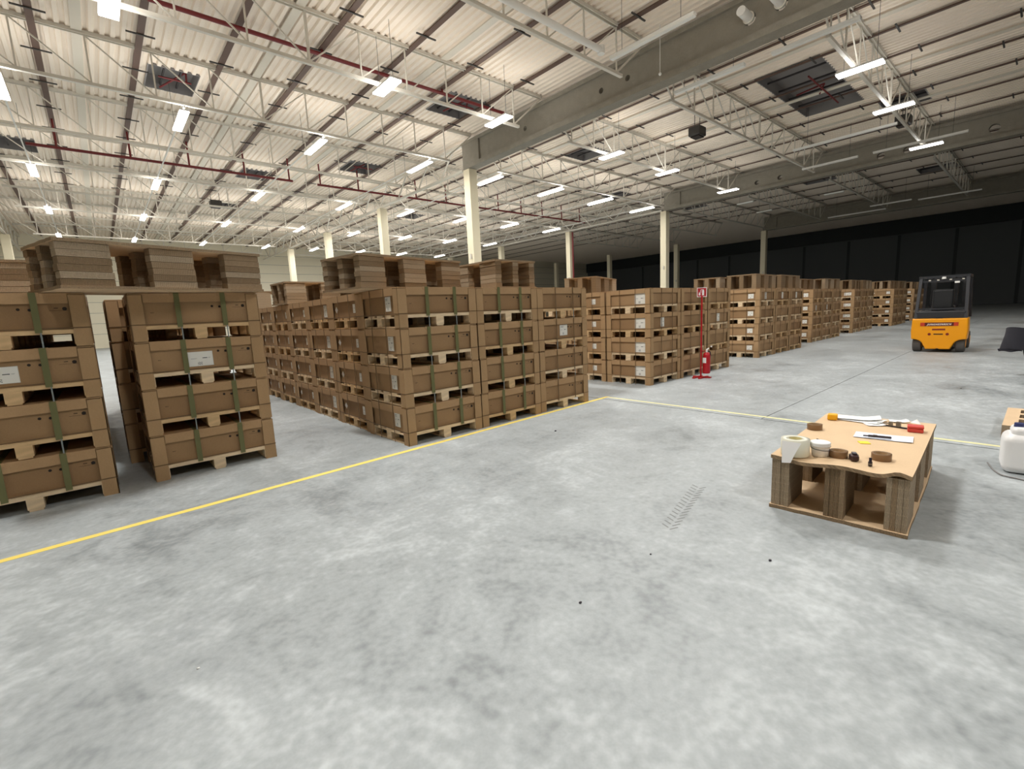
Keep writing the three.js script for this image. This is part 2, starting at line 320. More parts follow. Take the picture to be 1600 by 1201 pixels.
for (const [i, x] of [1.4, 9.4, 14.9, 23.3, 29.3, 38.2].entries()) {
  lamp(x, -17.15, 1.5, true, ORD[i] + ' short bright lamp from the left, row before the long lamps', i === 5 ? 0.5 : 1.25, 0.46);
  lamp(i === 1 ? 10.4 : x, -5.5, 1.5, true, ORD[i] + ' short bright lamp from the left in the nearest lamp row', [3.2, 2.5, 0.7, 0.7, 0.7, 0.4][i], 0.46);
  lamp(x, 6.3, 1.5, true, ORD[i] + ' short lamp from the left behind the viewer', [2.1, 0.9, 0.7, 0.7, 0.7, 0.4][i], 0.46);
}
ROWX.forEach((x, i) => {
  const g = base('light_rail', x, 0, -41.4); tag(g, 'thin white rail joining the lamps of the ' + ORD[i] + ' row from the left', 'light rail', 'lamp rails');
  put(g, 'rail', bx(0.05, 0.05, 36, 0, 10.441, 0), M.lamp_body); for (const z of [-15, -9, -3, 3, 9, 15]) put(g, 'hanger', rod([0, 10.49, z], [0, 12.48, z], 0.008, 6), M.steel_dark);
});
[[14.8, -9.3, 3.1], [19.2, -9.5, 2.8], [19.3, -5.9, 2.6], [32, -8.2, 4.8], [37, -10.1, 3.1], [37, -5.7, 4.2], [44.2, -18.3, 1.4], [50, -18.9, 1.4], [57.8, -10.6, 3.1], [58.6, -6.6, 4.2], [47.5, -12.5, 1.4], [61, -14, 5]].forEach(([x, z, l], i) =>
  lamp(x, z, l, false, 'unlit white strip lamp, ' + ['left of the big beam at the top', 'just right of the big beam, longer one', 'right of the big beam, nearest', 'beside the large roof vent', 'above the second beam, left piece', 'above the second beam, right piece', 'in the dark bay, leftmost', 'in the dark bay, second from left', 'in the dark bay, long bright streak', 'in the dark bay, right streak', 'in the dark bay, near the beam', 'in the dark bay, far faint streak'][i], 1, 0.2));
{ const t = base('cable_tray', 0, 0, 0); tag(t, 'white tubular cable duct running along a truss to the concrete beam', 'cable duct'); put(t, 'duct', rod([6, 10.75, -11.2], [14.7, 10.75, -11.2], 0.11, 12), M.lamp_body); put(t, 'end_cap', cyl(0.13, 0.13, 0.26, 14.7, 10.62, -11.2, 12), M.lamp_body); }
for (const [x, z, l] of [[27.5, -14.2, 'dark unit heater hanging left of the large roof vent'], [36.2, -6.3, 'dark unit heater beside the right lamps'], [8.5, -45, 'dark unit heater far down the left bay']]) {
  const g = base('unit_heater', x, 11.3, z); tag(g, l, 'heater', 'hanging unit heaters');
  put(g, 'casing', rbx(0.8, 0.5, 0.7, 0.06), M.steel_dark); put(g, 'bracket', merge(rod([-0.3, 0.5, 0], [-0.3, 1.2, 0], 0.02), rod([0.3, 0.5, 0], [0.3, 1.2, 0], 0.02)), M.steel_dark);
  put(g, 'outlet', bx(0.6, 0.06, 0.5, 0, -0.06, 0), M.print_black);
}
{ const g = base('pull_cord', 17.9, 0, -10.8); tag(g, 'thin hanging sensor cord in front of the big concrete beam', 'cord'); put(g, 'cord', rod([0, 12.48, 0], [0, 10.75, 0], 0.012), M.lamp_body); put(g, 'weight', new THREE.SphereGeometry(0.06, 12, 8).translate(0, 10.7, 0), M.lamp_body); }
for (const [z, l] of [[-7.6, 'pale round duct stub entering the big beam'], [-6.6, 'second pale round duct stub nearer the top edge']]) {
  const g = base('duct_stub', 17.6, 11.35, z); tag(g, l, 'duct', 'duct stubs at the beam'); put(g, 'tube', rod([0, 0, 0], [0.75, 0, 0], 0.15, 20), M.lamp_body); put(g, 'flange', rod([0.6, 0, 0], [0.64, 0, 0], 0.19, 20), M.steel_white);
}

// ---------------------------------------------------------------- crates
const CW = 1.235, CD = 1.135, CH_ = 0.5145;
const G = {};
const geo = (k, f) => G[k] ??= f();
const post = (sx, sz) => { const a = 0.125, t = 0.009; return merge(bx(a, 0.492, t, sx * (CW / 2 - a / 2), 0, sz * (CD / 2 - t / 2)), bx(t, 0.492, a, sx * (CW / 2 - t / 2), 0, sz * (CD / 2 - a / 2))); };
function decal(w, h) { return new THREE.BoxGeometry(w, h, 0.002); }
function crate(x, y, z, turn, label, o = {}) {
  const g = base('crate', x, y, z, turn); tag(g, label, 'crate', o.group);
  const pine = M[rnd() < 0.5 ? 'pine_a' : 'pine_b'], kr = M['kraft_' + 'abc'[Math.floor(rnd() * 3)]], bw = 0.12, bd = 0.13;
  const blocks = [-1, 0, 1].flatMap((i) => [-1, 0, 1].map((j) => [i * (CW / 2 - 0.012 - bw / 2), j * (CD / 2 - 0.012 - bd / 2)]));
  if (o.near) {
    for (const [px, pz] of blocks) put(g, 'block', geo('block' + px + pz, () => bx(bw, 0.105, bd, px, 0.018, pz)), pine);
    for (const i of [-1, 0, 1]) put(g, 'skid_board', geo('skid' + i, () => bx(0.1, 0.018, CD - 0.026, i * (CW / 2 - 0.012 - bw / 2), 0, 0)), pine);
    for (const i of [-1, 0, 1]) put(g, 'stringer_board', geo('str' + i, () => bx(0.12, 0.018, CD - 0.03, i * (CW / 2 - 0.013 - 0.06), 0.123, 0)), pine);
    for (const j of [-2, -1, 0, 1, 2]) put(g, 'deck_board', geo('dk' + j, () => bx(CW - (Math.abs(j) === 2 ? 0.22 : 0.03), Math.abs(j) === 2 ? 0.042 : 0.024, 0.14, 0, Math.abs(j) === 2 ? 0.123 : 0.141, j * (CD / 2 - 0.011 - 0.07) / 2)), pine);
  } else put(g, 'pallet', geo('pallet', () => merge(blocks.map(([px, pz]) => bx(bw, 0.125, bd, px, 0, pz)), bx(CW - 0.03, 0.042, CD - 0.026, 0, 0.123, 0))), pine);
  put(g, 'box', geo('box', () => bx(CW - 0.064, 0.33, CD - 0.064, 0, 0.166, 0)), kr);
  put(g, 'lid', geo('lid', () => merge(bx(CW - 0.26, 0.098, 0.02, 0, 0.412, CD / 2 - 0.012), bx(CW - 0.26, 0.098, 0.02, 0, 0.412, -CD / 2 + 0.012), bx(0.02, 0.098, CD - 0.26, CW / 2 - 0.012, 0.412, 0), bx(0.02, 0.098, CD - 0.26, -CW / 2 + 0.012, 0.412, 0), bx(CW - 0.02, 0.012, CD - 0.02, 0, 0.498, 0))), M.kraft_lid);
  for (const sx of [-1, 1]) for (const sz of [-1, 1]) put(g, 'corner_post', geo('post' + sx + sz, () => post(sx, sz)), M.kraft_post);
  put(g, 'band', geo('band', () => merge(bx(CW + 0.006, 0.011, 0.003, 0, 0.172, CD / 2 + 0.0015), bx(CW + 0.006, 0.011, 0.003, 0, 0.172, -CD / 2 - 0.0015), bx(0.003, 0.011, CD, CW / 2 + 0.0015, 0.172, 0), bx(0.003, 0.011, CD, -CW / 2 - 0.0015, 0.172, 0))), M.strap_brown);
  const sg = (sx, tone) => {
    const w = tone ? 0.05 : 0.018;
    put(g, 'strap', geo('strap' + sx + w, () => merge(bx(w, 0.37, 0.004, sx, 0.14, CD / 2 + 0.006), bx(w, 0.37, 0.004, sx, 0.14, -CD / 2 - 0.006), bx(w, 0.003, CD + 0.016, sx, 0.5105, 0))), tone ? M.strap_green : M.strap_brown);
    if (o.near) {
      if (y > 0.1) put(g, 'strap', geo('strapthin' + sx, () => bx(0.012, 0.142, 0.003, sx + 0.012, 0.0, CD / 2 + 0.003)), M.strap_blue);
      put(g, 'edge_protector', geo('edge' + sx, () => bx(0.1, 0.034, 0.006, sx - 0.005, 0.481, CD / 2 + 0.001)), M.kraft_lid);
    }
  };
  sg(-0.19, o.green); sg(0.25, o.green);
  for (const sz of [-0.2, 0.2]) for (const sx of [-1, 1]) put(g, 'strap', geo('cross' + sz + sx, () => bx(0.003, 0.512, 0.014, sx * (CW / 2 + 0.004), 0, sz)), M.strap_brown);
  if (o.near) {
    const dot = (r, px, py) => new THREE.CylinderGeometry(r, r, 0.002, 14).rotateX(Math.PI / 2).translate(px, py, CD / 2 - 0.031);
    put(g, 'vent_hole', geo('h1', () => dot(0.013, 0.14, 0.362)), M.print_black); put(g, 'vent_hole', geo('h2', () => dot(0.013, 0.215, 0.355)), M.print_black);
    put(g, 'printed_mark', geo('h3', () => merge(dot(0.017, 0.455, 0.362), bx(0.03, 0.006, 0.002, 0.395, 0.366, CD / 2 - 0.031), bx(0.13, 0.002, 0.002, 0.41, 0.345, CD / 2 - 0.031), bx(0.03, 0.004, 0.002, -0.42, 0.3, CD / 2 - 0.031))), M.print_black);
  }
  for (const [face, u, v, w, h, kind] of o.labels ?? []) {
    const m = put(g, 'paper_label', geo('lab' + w + h, () => decal(w, h)), kind === 1 ? M.label_b : kind === 2 ? M.paper : M.label_a);
    const f = 0.034; // box face lies 30 mm behind the posts
    if (face === 'front') m.position.set(u, v, CD / 2 - f + 0.004);
    else { m.position.set(-CW / 2 + f - 0.004, v, u); m.rotation.y = -Math.PI / 2; }
    if (kind === 2) m.rotation.order = 'YXZ', m.rotation.z = Math.PI / 4;
  }
  return g;
}
const TIER = ['floor-level', 'second-tier', 'third-tier', 'top-tier'];
function stack(x, z, phrase, o = {}) { // x,z centre
  for (let k = 0; k < 4; k++) crate(x + rr(-0.003, 0.003), k * CH_ + 0.0005 * k, z + rr(-0.003, 0.003), (o.turn ?? 0) + rr(-0.003, 0.003), TIER[k] + ' strapped kraft crate, ' + phrase, { ...o, labels: o.labels?.(k) });
}
const gL = 'crates of the left block', gM = 'crates of the central block';
stack(-0.665, -6.25 - CD / 2, 'stack cut by the left edge', { near: true, green: true, group: gL, labels: (k) => k === 2 ? [['front', -0.06, 0.285, 0.25, 0.155, 0]] : [] });
stack(0.885, -6.35 - CD / 2, 'stack between bright gap and empty aisle', { near: true, green: true, group: gL, labels: (k) => k === 2 ? [['front', -0.04, 0.285, 0.24, 0.165, 0]] : [] });
stack(-0.72, -6.25 - CD * 1.5 - 0.03, 'second row behind the left edge stack', { group: gL });
stack(0.72, -6.35 - CD * 1.5 - 0.06, 'dark stack seen through the bright gap', { group: gL });
stack(-0.72, -6.25 - CD * 2.5 - 0.06, 'third row behind the left edge stack', { group: gL });
stack(0.80, -6.35 - CD * 2.5 - 0.1, 'third row behind the stack right of the gap', { group: gL });
for (const j of [3, 4, 5]) { stack(-0.74, -6.25 - CD * (j + 0.5) - 0.03 * j - 0.02, ORD[j] + ' row behind the left edge stack', { group: gL }); stack(0.82, -6.35 - CD * (j + 0.5) - 0.04 * j - 0.04, ORD[j] + ' row behind the stack right of the gap', { group: gL }); }
const MX = 2.85, MZ = -5.385;
stack(MX + CW / 2, MZ - CD / 2, 'near corner stack of the central block', { near: true, green: true, turn: 0.01, group: gM, labels: () => [['side', 0.25, 0.31, 0.15, 0.19, 1]] });
stack(MX + CW * 1.5 + 0.02, MZ - CD / 2 - 0.03, 'middle front stack of the central block', { near: true, green: true, turn: 0.01, group: gM });
stack(MX + CW * 2.5 + 0.045, MZ - CD / 2 - 0.06, 'right front stack of the central block', { near: true, turn: 0.01, group: gM, labels: (k) => k === 2 ? [['front', 0.02, 0.31, 0.19, 0.18, 1]] : [] });
for (let j = 1; j < 9; j++) stack(MX + CW / 2 + 0.012 * j, MZ - CD / 2 - j * 1.165, ORD[j] + ' stack back along the central block aisle side', { near: j < 4, group: gM, labels: (k) => j === 2 ? [['side', 0.28, 0.3, 0.14, 0.2, 1]] : [['side', 0.32, 0.3, 0.08, 0.13, 0], ['side', -0.36, 0.3, 0.075, 0.075, 2]] });
for (let j = 1; j < 4; j++) for (const i of [1, 2]) stack(MX + CW * (i + 0.5) + 0.04 + 0.012 * j + 0.025 * i, MZ - CD / 2 - j * 1.17 - 0.08, 'inside the central block, ' + ORD[j] + ' row back, ' + ORD[i] + ' in', { group: gM });
const FAR = [[8.69, -5.47, 'block beside the fire extinguisher', 3], [14.79, -5.64, 'second block past the central one', 2], [20.87, -6.0, 'third block past the central one', 2], [26.96, -6.05, 'fourth block past the central one', 2], [33.3, -5.66, 'fifth block, left of the forklift', 2], [39.7, -5.72, 'last block, right behind the forklift mast', 1]];
FAR.forEach(([x, z, p, deep], b) => {
  for (let i = 0; i < 3; i++) for (let j = 0; j < deep; j++) stack(x + CW * (i + 0.5) + i * 0.03, z - CD / 2 - j * 1.165, p + ', ' + ORD[i] + ' along, ' + ORD[j] + ' deep', {
    group: 'crates of the ' + p.split(',')[0],
    labels: (k) => [...(i === 0 ? (b === 0 ? [['side', j ? 0.22 : 0.3, 0.3, j ? 0.12 : 0.27, j ? 0.12 : 0.22, 0]] : [['side', 0.3, 0.3, b === 3 ? 0.3 : 0.16, 0.14, 0], ['side', -0.38, 0.3, 0.11, 0.11, 2]]) : []),
      ...(j === 0 && ((b === 1 && k === 3) || (b === 0 && i !== 1 && k === 2) || (b === 2 && k === 2 && i < 2)) ? [['front', i ? 0.0 : -0.1, 0.3, 0.14, 0.2, 1]] : [])] });
});
FAR.slice(2).forEach(([x], b) => { for (let i = 0; i < 3; i++) stack(x + CW * (i + 0.5) + i * 0.03, 0.22 + CD / 2, 'facing row across the aisle, ' + ORD[b] + ' group, ' + ORD[i] + ' along', { group: 'crates across the aisle' }); });

// ---------------------------------------------------------------- cardboard pallets (toppers and the table)
const PL = 1.84, PW = 0.87, PH = 0.44, BL = 0.4, BW = 0.125, SH = 0.028;
const sheetEdge = (y, wav) => { // kraft board with a slightly wavy rim
  const s = new THREE.Shape(), pts = [], n = 14;
  const side = (ax, az, bx_, bz) => { for (let i = 0; i < n; i++) { const t = i / n; pts.push([ax + (bx_ - ax) * t + rr(-wav, wav), az + (bz - az) * t + rr(-wav, wav)]); } };
  side(-PL / 2, -PW / 2, PL / 2, -PW / 2); side(PL / 2, -PW / 2, PL / 2, PW / 2); side(PL / 2, PW / 2, -PL / 2, PW / 2); side(-PL / 2, PW / 2, -PL / 2, -PW / 2);
  pts.forEach((p, i) => i ? s.lineTo(...p) : s.moveTo(...p)); s.closePath();
  return new THREE.ExtrudeGeometry(s, { depth: SH, bevelEnabled: false }).rotateX(Math.PI / 2).translate(0, y + SH, 0);
};
function cardPallet(name, x, y, z, turn, label, category, group, mode) {
  const g = base(name, x, y, z, turn); tag(g, label, category, group);
  const tops = [M.kraft_top, M.flute_b];
  const sheet = (n, yy) => put(g, n, geo('sheet' + n + (mode === 'table' ? 't' : ''), () => sheetEdge(yy, mode === 'table' ? 0.004 : 0.008)), tops);
  sheet('bottom_sheet', 0);
  if (mode !== 'table') sheet('top_sheet', PH - SH);
  else {
    const b = bx(PL, SH, PW, 0, PH - SH, 0), G2 = new THREE.BoxGeometry(PL, SH, PW, 44, 1, 28).translate(0, PH - SH / 2, 0), p = G2.attributes.position, u = G2.attributes.uv;
    for (let i = 0; i < p.count; i++) {
      const x = p.getX(i), z = p.getZ(i), n = Math.max(0, 1 - (x + PL / 2) / 0.22), c = Math.exp(-((z - 0.36) ** 2) / 0.004);
      p.setX(i, x + n * 0.012 * Math.sin(z * 9)); p.setY(i, p.getY(i) + n * n * (-0.016 * Math.sin((z + 0.43) * 7) ** 2 + 0.03 * c) ); u.setXY(i, x, Math.abs(z) > PW / 2 - 0.001 || Math.abs(x) > PL / 2 - 0.001 ? p.getY(i) + z : z);
    }
    G2.computeVertexNormals(); put(g, 'top_sheet', G2, [M.flute_b, M.flute_b, M.kraft_top, M.kraft_top, M.flute_b, M.flute_b]);
  }
  for (const i of [-1, 0, 1]) for (const j of [-1, 0, 1]) {
    const cx = i * (PL / 2 - BL / 2 - 0.01), cz = j * (PW / 2 - BW / 2 - 0.01), h = PH - 2 * SH, fm = () => M['flute_' + 'abc'[Math.floor(rnd() * 3)]];
    if (mode === 'far') { put(g, 'block', geo('fb' + i + j, () => bx(BL, h, BW, cx, SH, cz)), fm()); continue; }
    const b = new THREE.Group(); b.name = 'block'; g.add(b);
    if (mode === 'table') for (let k = 0; k < 4; k++) put(b, 'cardboard_layer', bx(BL + rr(-0.012, 0.0), h, BW / 4 - 0.001, cx + rr(-0.004, 0.004), SH, cz - BW / 2 + BW / 4 * (k + 0.5)), fm());
    else for (let k = 0; k < 6; k++) put(b, 'cardboard_layer', geo('cl' + (k % 3) + i + j + Math.floor(k / 3), () => bx(BL + rr(-0.016, 0), h / 6 - 0.004, BW + rr(-0.012, 0), cx + rr(-0.005, 0.005), SH + h / 6 * k, cz + rr(-0.004, 0.004))), fm());
  }
  return g;
}
const TOPY = 4 * CH_ + 0.004, gT = 'cardboard pallets on the stacks';
const topper = (x, z, deg, label, mode) => cardPallet('cardboard_pallet', x, TOPY, z, THREE.MathUtils.degToRad(deg), label, 'cardboard pallet', gT, mode);
topper(0.56, -6.42, 17, 'slanted cardboard pallet bridging the two left stacks', 'near');
topper(-1.36, -8.0, 0, 'cardboard pallet at the left edge beside the slanted one', 'near');
topper(3.38, -6.34, 11, 'cardboard pallet on the central block near corner', 'near');
topper(5.155, -6.6, 90, 'cardboard pallet end-on at the right of the central block', 'near');
topper(3.78, -10.45, 3, 'cardboard pallet third back on the central block', 'near');
FAR.slice(2).forEach(([x], b) => topper(x + 1.9, 0.22 + 0.6, 2, 'cardboard pallet across the aisle on the ' + ORD[b] + ' group', 'far'));
topper(3.9, -13.2, -6, 'distant cardboard pallet peeking above the central block aisle side', 'far');
topper(10.3, -8.3, 20, 'tilted-looking cardboard pallet on the block beside the extinguisher', 'far');
FAR.slice(1).forEach(([x, z, p], b) => {
  topper(x + 0.97, z - (b === 1 ? 1.0 : 0.62), b % 2 ? 0 : 3, 'left cardboard pallet on the ' + p, 'far');
  topper(x + 2.86, z - 0.55, b % 2 ? -2 : 1, 'right cardboard pallet on the ' + p, 'far');
  if (b < 1) topper(x + 1.1, z - 1.75, 2, 'rear cardboard pallet on the ' + p, 'far');
});

// ---------------------------------------------------------------- work table and what lies on it
const TX = 3.93, TZ = -1.41;
cardPallet('cardboard_table', TX + PL / 2, 0.001, -0.985, THREE.MathUtils.degToRad(3), 'brown cardboard pallet used as a low work table', 'table', null, 'table');
const TY = PH + 0.002;
std('tape_brown', 0x8a6a49, 0.35); std('tape_core', 0xb79a76, 0.9); std('white_plastic', 0xf4f3f2, 0.35); std('film_roll', 0xf1f0df, 0.4); std('film_core', 0xe8dfae, 0.6);
std('red_plastic', 0xd2463c, 0.4); std('orange_plastic', 0xf2b10c, 0.5); std('dark_plastic', 0x2b2530, 0.35); std('maroon_plastic', 0x3c1f1f, 0.4); std('note_yellow', 0xf3de4a, 0.8); std('grey_metal', 0x77736e, 0.35, { metalness: 0.7 });
function tape(x, z, label, s = 1) {
  const g = base('tape_roll', x, TY, z); tag(g, label, 'tape', 'rolls of brown tape');
  put(g, 'tape', lathe([[0.042 * s, 0], [0.062 * s, 0], [0.062 * s, 0.05], [0.042 * s, 0.05], [0.042 * s, 0]]), M.tape_brown);
  put(g, 'core', lathe([[0.038 * s, 0.001], [0.0419 * s, 0.001], [0.0419 * s, 0.051], [0.038 * s, 0.051], [0.038 * s, 0.001]]), M.tape_core);
}
tape(4.16, -0.975, 'brown tape roll touching the white tub'); tape(4.95, -1.36, 'brown tape roll alone at the table left edge'); tape(4.27, -0.73, 'brown tape roll near the curled table corner');
{
  const g = base('label_roll', 4.03, TY, -1.235); tag(g, 'large pale roll with a loose white strip hanging over the edge', 'label roll');
  put(g, 'roll', lathe([[0.045, 0], [0.1, 0], [0.1, 0.13], [0.045, 0.13], [0.045, 0]], 36), M.film_roll);
  put(g, 'core', lathe([[0.04, 0.001], [0.0449, 0.001], [0.0449, 0.132], [0.04, 0.132], [0.04, 0.001]]), M.film_core);
  const p = []; for (let i = 0; i <= 10; i++) { const t = i / 10; p.push([-0.1 - 0.002 - t * 0.03, 0.125 - t * 0.17 + 0.03 * t * (1 - t)]); }
  const pos = [], idx = []; p.forEach(([px, py], i) => { const tw = 0.06 * i / 10; pos.push(px - 0.006, py, -0.06 + tw * 0.2, px - 0.006, py + 0.01 * i / 10, 0.075 - tw); }); for (let i = 0; i < 10; i++) idx.push(2 * i, 2 * i + 1, 2 * i + 2, 2 * i + 1, 2 * i + 3, 2 * i + 2);
  const sg = new THREE.BufferGeometry(); sg.setAttribute('position', new THREE.Float32BufferAttribute(pos, 3)); sg.setIndex(idx); sg.computeVertexNormals(); put(g, 'loose_strip', sg, M.white_plastic);
}
{
  const g = base('plastic_tub', 4.11, TY, -1.085); g.scale.setScalar(1.2); tag(g, 'small white plastic tub with ribbed lid and black cord', 'tub');
  put(g, 'body', lathe([[0, 0], [0.046, 0], [0.052, 0.062], [0.05, 0.064], [0, 0.064]]), M.white_plastic);
  put(g, 'lid', lathe([[0.0, 0.064], [0.057, 0.064], [0.058, 0.074], [0.055, 0.076], [0.058, 0.084], [0.057, 0.092], [0.052, 0.094], [0.046, 0.09], [0, 0.09]]), M.white_plastic);
  put(g, 'cord', new THREE.TorusGeometry(0.0535, 0.0018, 6, 40).rotateX(Math.PI / 2 + 0.12).translate(0, 0.05, 0), M.dark_plastic);
}
{ const g = base('tape_measure', 4.13, TY, -0.868, 0.4); tag(g, 'dark maroon pocket tape measure near the table front', 'tape measure'); put(g, 'body', rbx(0.085, 0.05, 0.055, 0.018), M.maroon_plastic); put(g, 'clip', rbx(0.05, 0.012, 0.03, 0.004, 0, 0.05, 0), M.dark_plastic); put(g, 'trim', bx(0.02, 0.04, 0.058, 0.015, 0.004, 0), M.grey_metal); }
{ const g = base('marker_stub', 4.06, TY, -0.755, 0.5); tag(g, 'small black standing marker stub near the front edge', 'marker'); put(g, 'body', lathe([[0, 0], [0.013, 0], [0.013, 0.03], [0.009, 0.034], [0.009, 0.06], [0, 0.062]], 14), M.dark_plastic); put(g, 'ring', lathe([[0.0131, 0.012], [0.0136, 0.012], [0.0136, 0.02], [0.0131, 0.02]], 14), M.grey_metal); }
{ const g = base('pencil', 4.56, TY + 0.004, -1.2, 0.9); tag(g, 'short dark pencil lying near the tub', 'pencil'); put(g, 'shaft', rod([-0.06, 0, 0], [0.05, 0, 0], 0.004, 6), M.maroon_plastic); put(g, 'tip', new THREE.ConeGeometry(0.004, 0.014, 6).rotateZ(-Math.PI / 2).translate(0.057, 0, 0), M.tape_core); }
{ const g = base('orange_block', 5.45, TY + 0.002, -1.345, 0.2); tag(g, 'orange-yellow plastic block at the back of the table', 'plastic block'); put(g, 'body', rbx(0.09, 0.06, 0.085, 0.015), M.orange_plastic); put(g, 'foot', bx(0.07, 0.008, 0.07, 0.0, -0.001, 0), M.dark_plastic); }
function paper(x, z, turn, w, d, lift, label, tint) {
  const g = new THREE.PlaneGeometry(w, d, 12, 8).rotateX(-Math.PI / 2), p = g.attributes.position;
  for (let i = 0; i < p.count; i++) { const a = p.getX(i) / w, b = p.getZ(i) / d; p.setY(i, 0.002 + lift * (Math.max(0, b) ** 2 * 2.2 + Math.max(0, -a) * 0.25 + 0.1 * Math.sin(a * 7 + b * 3) + 0.1)); }
  g.computeVertexNormals(); const o = top('paper_sheet', g, tint); o.position.set(x, TY, z); o.rotation.y = turn; tag(o, label, 'paper', 'papers on the table'); return o;
}
std('paper_blue', 0xe6ebf6, 0.8);
paper(5.62, -1.17, 0.25, 0.22, 0.36, 0.05, 'curled white sheet on top at the table back', M.paper);
paper(5.7, -0.86, 0.4, 0.13, 0.14, 0.03, 'white sheet turned across the stack at the table back', M.paper);
paper(5.57, -1.12, -0.1, 0.24, 0.34, 0.02, 'white sheet lying under the curled one', M.paper);
paper(5.43, -1.0, 0.6, 0.12, 0.14, 0.02, 'small crumpled white slip beside the clamp', M.paper);
paper(4.98, -0.85, 0.12, 0.22, 0.4, 0.012, 'bluish white sheet under the black knife', M.paper_blue);
{ const g = base('utility_knife', 4.9, TY + 0.02, -0.87, Math.PI / 2 + 0.2); tag(g, 'thick black knife lying on the bluish sheet', 'knife'); put(g, 'handle', rbx(0.16, 0.018, 0.026, 0.007, -0.01, -0.008, 0), M.dark_plastic); put(g, 'slider', rbx(0.03, 0.006, 0.014, 0.002, 0.02, 0.008, 0), M.grey_metal); put(g, 'nose', bx(0.035, 0.008, 0.016, 0.085, -0.004, 0), M.dark_plastic); }
{ const o = top('sticky_note', rbx(0.075, 0.006, 0.075, 0.002), M.note_yellow); o.position.set(4.7, TY, -0.925); o.rotation.y = 0.5; tag(o, 'small bright yellow square note pad', 'note pad'); }
{ const g = base('metal_clamp', 5.44, TY, -0.85, 1.35); tag(g, 'small dark metal stapler-like clamp beside the papers', 'clamp'); put(g, 'bar', bx(0.2, 0.012, 0.02, 0, 0, 0), M.dark_plastic); put(g, 'jaw', bx(0.03, 0.045, 0.03, -0.03, 0.012, 0), M.grey_metal); put(g, 'jaw', bx(0.025, 0.035, 0.03, 0.03, 0.012, 0), M.grey_metal); put(g, 'lever', rod([0.04, 0.03, 0], [0.14, 0.012, 0.01], 0.005), M.grey_metal); }
{ const g = base('red_box', 5.36, TY, -0.69, 0.15); tag(g, 'small red plastic case at the table right edge', 'plastic case'); put(g, 'body', rbx(0.1, 0.036, 0.11, 0.008), M.red_plastic); put(g, 'lid', rbx(0.104, 0.018, 0.114, 0.006, 0, 0.037, 0), M.red_plastic); }
{ const o = top('folded_card', new THREE.CylinderGeometry(0.001, 0.055, 0.04, 3).scale(1, 1, 0.7).translate(0, 0.02, 0), M.paper); o.position.set(5.72, TY, -0.73); o.rotation.y = 1.2; tag(o, 'tiny folded white card at the back right table corner', 'card'); }

// ---------------------------------------------------------------- floor lines and scraps
function strip(name, a, b, w, m, label) {
  const A = new THREE.Vector2(...a), B = new THREE.Vector2(...b), L = A.distanceTo(B), o = top(name, bx(L, 0.0015, w), m);
  o.position.set((A.x + B.x) / 2, 0.0003, (A.y + B.y) / 2); o.rotation.y = -Math.atan2(B.y - A.y, B.x - A.x); return tag(o, label, 'floor line', 'yellow floor lines');
}
strip('floor_line', [-3.0, -4.93], [7.17, -5.44], 0.075, M.yellow_paint, 'bright yellow floor line along the crate fronts');
strip('floor_line', [7.12, -5.47], [7.06, 6], 0.06, M.pale_yellow_paint, 'pale yellow floor line running to the right behind the table');
for (const [x, z, r, l] of [[1.86, -1.63, 0.008, 'small black pebble near the floor centre'], [3.05, -1.05, 0.009, 'black scrap in front of the table'], [2.6, -1.64, 0.006, 'tiny dark speck left of the table scrap'], [4.62, -4.42, 0.012, 'dark speck by the yellow line'], [0.15, -2.62, 0.006, 'white paper fleck on the left floor']]) {
  const gg = new THREE.IcosahedronGeometry(r, 1), p = gg.attributes.position; for (let i = 0; i < p.count; i++) p.setXYZ(i, p.getX(i) * 1.4, p.getY(i) * 0.6, p.getZ(i));
  const o = top('floor_scrap', gg, /white/.test(l) ? M.paper : M.dark_plastic); o.position.set(x, r * 0.55, z); tag(o, l, 'scrap', 'scraps on the floor');
}

{
  std('tyre_mark', 0x868988, 0.9);
  const q = []; for (let k = 0; k < 15; k++) { const x = 3.05 + k * 0.064, z = -1.76 - k * 0.016; for (const sd of [-1, 1]) q.push(new THREE.PlaneGeometry(0.014, 0.075).rotateX(-Math.PI / 2).rotateY(sd * 0.8 + 0.4).translate(x, 0.0006, z + sd * 0.036)); }
  const o = top('tyre_mark', merge(q), M.tyre_mark); tag(o, 'faint zigzag tyre mark on the floor left of the table', 'tyre mark', null, 'stuff');
}

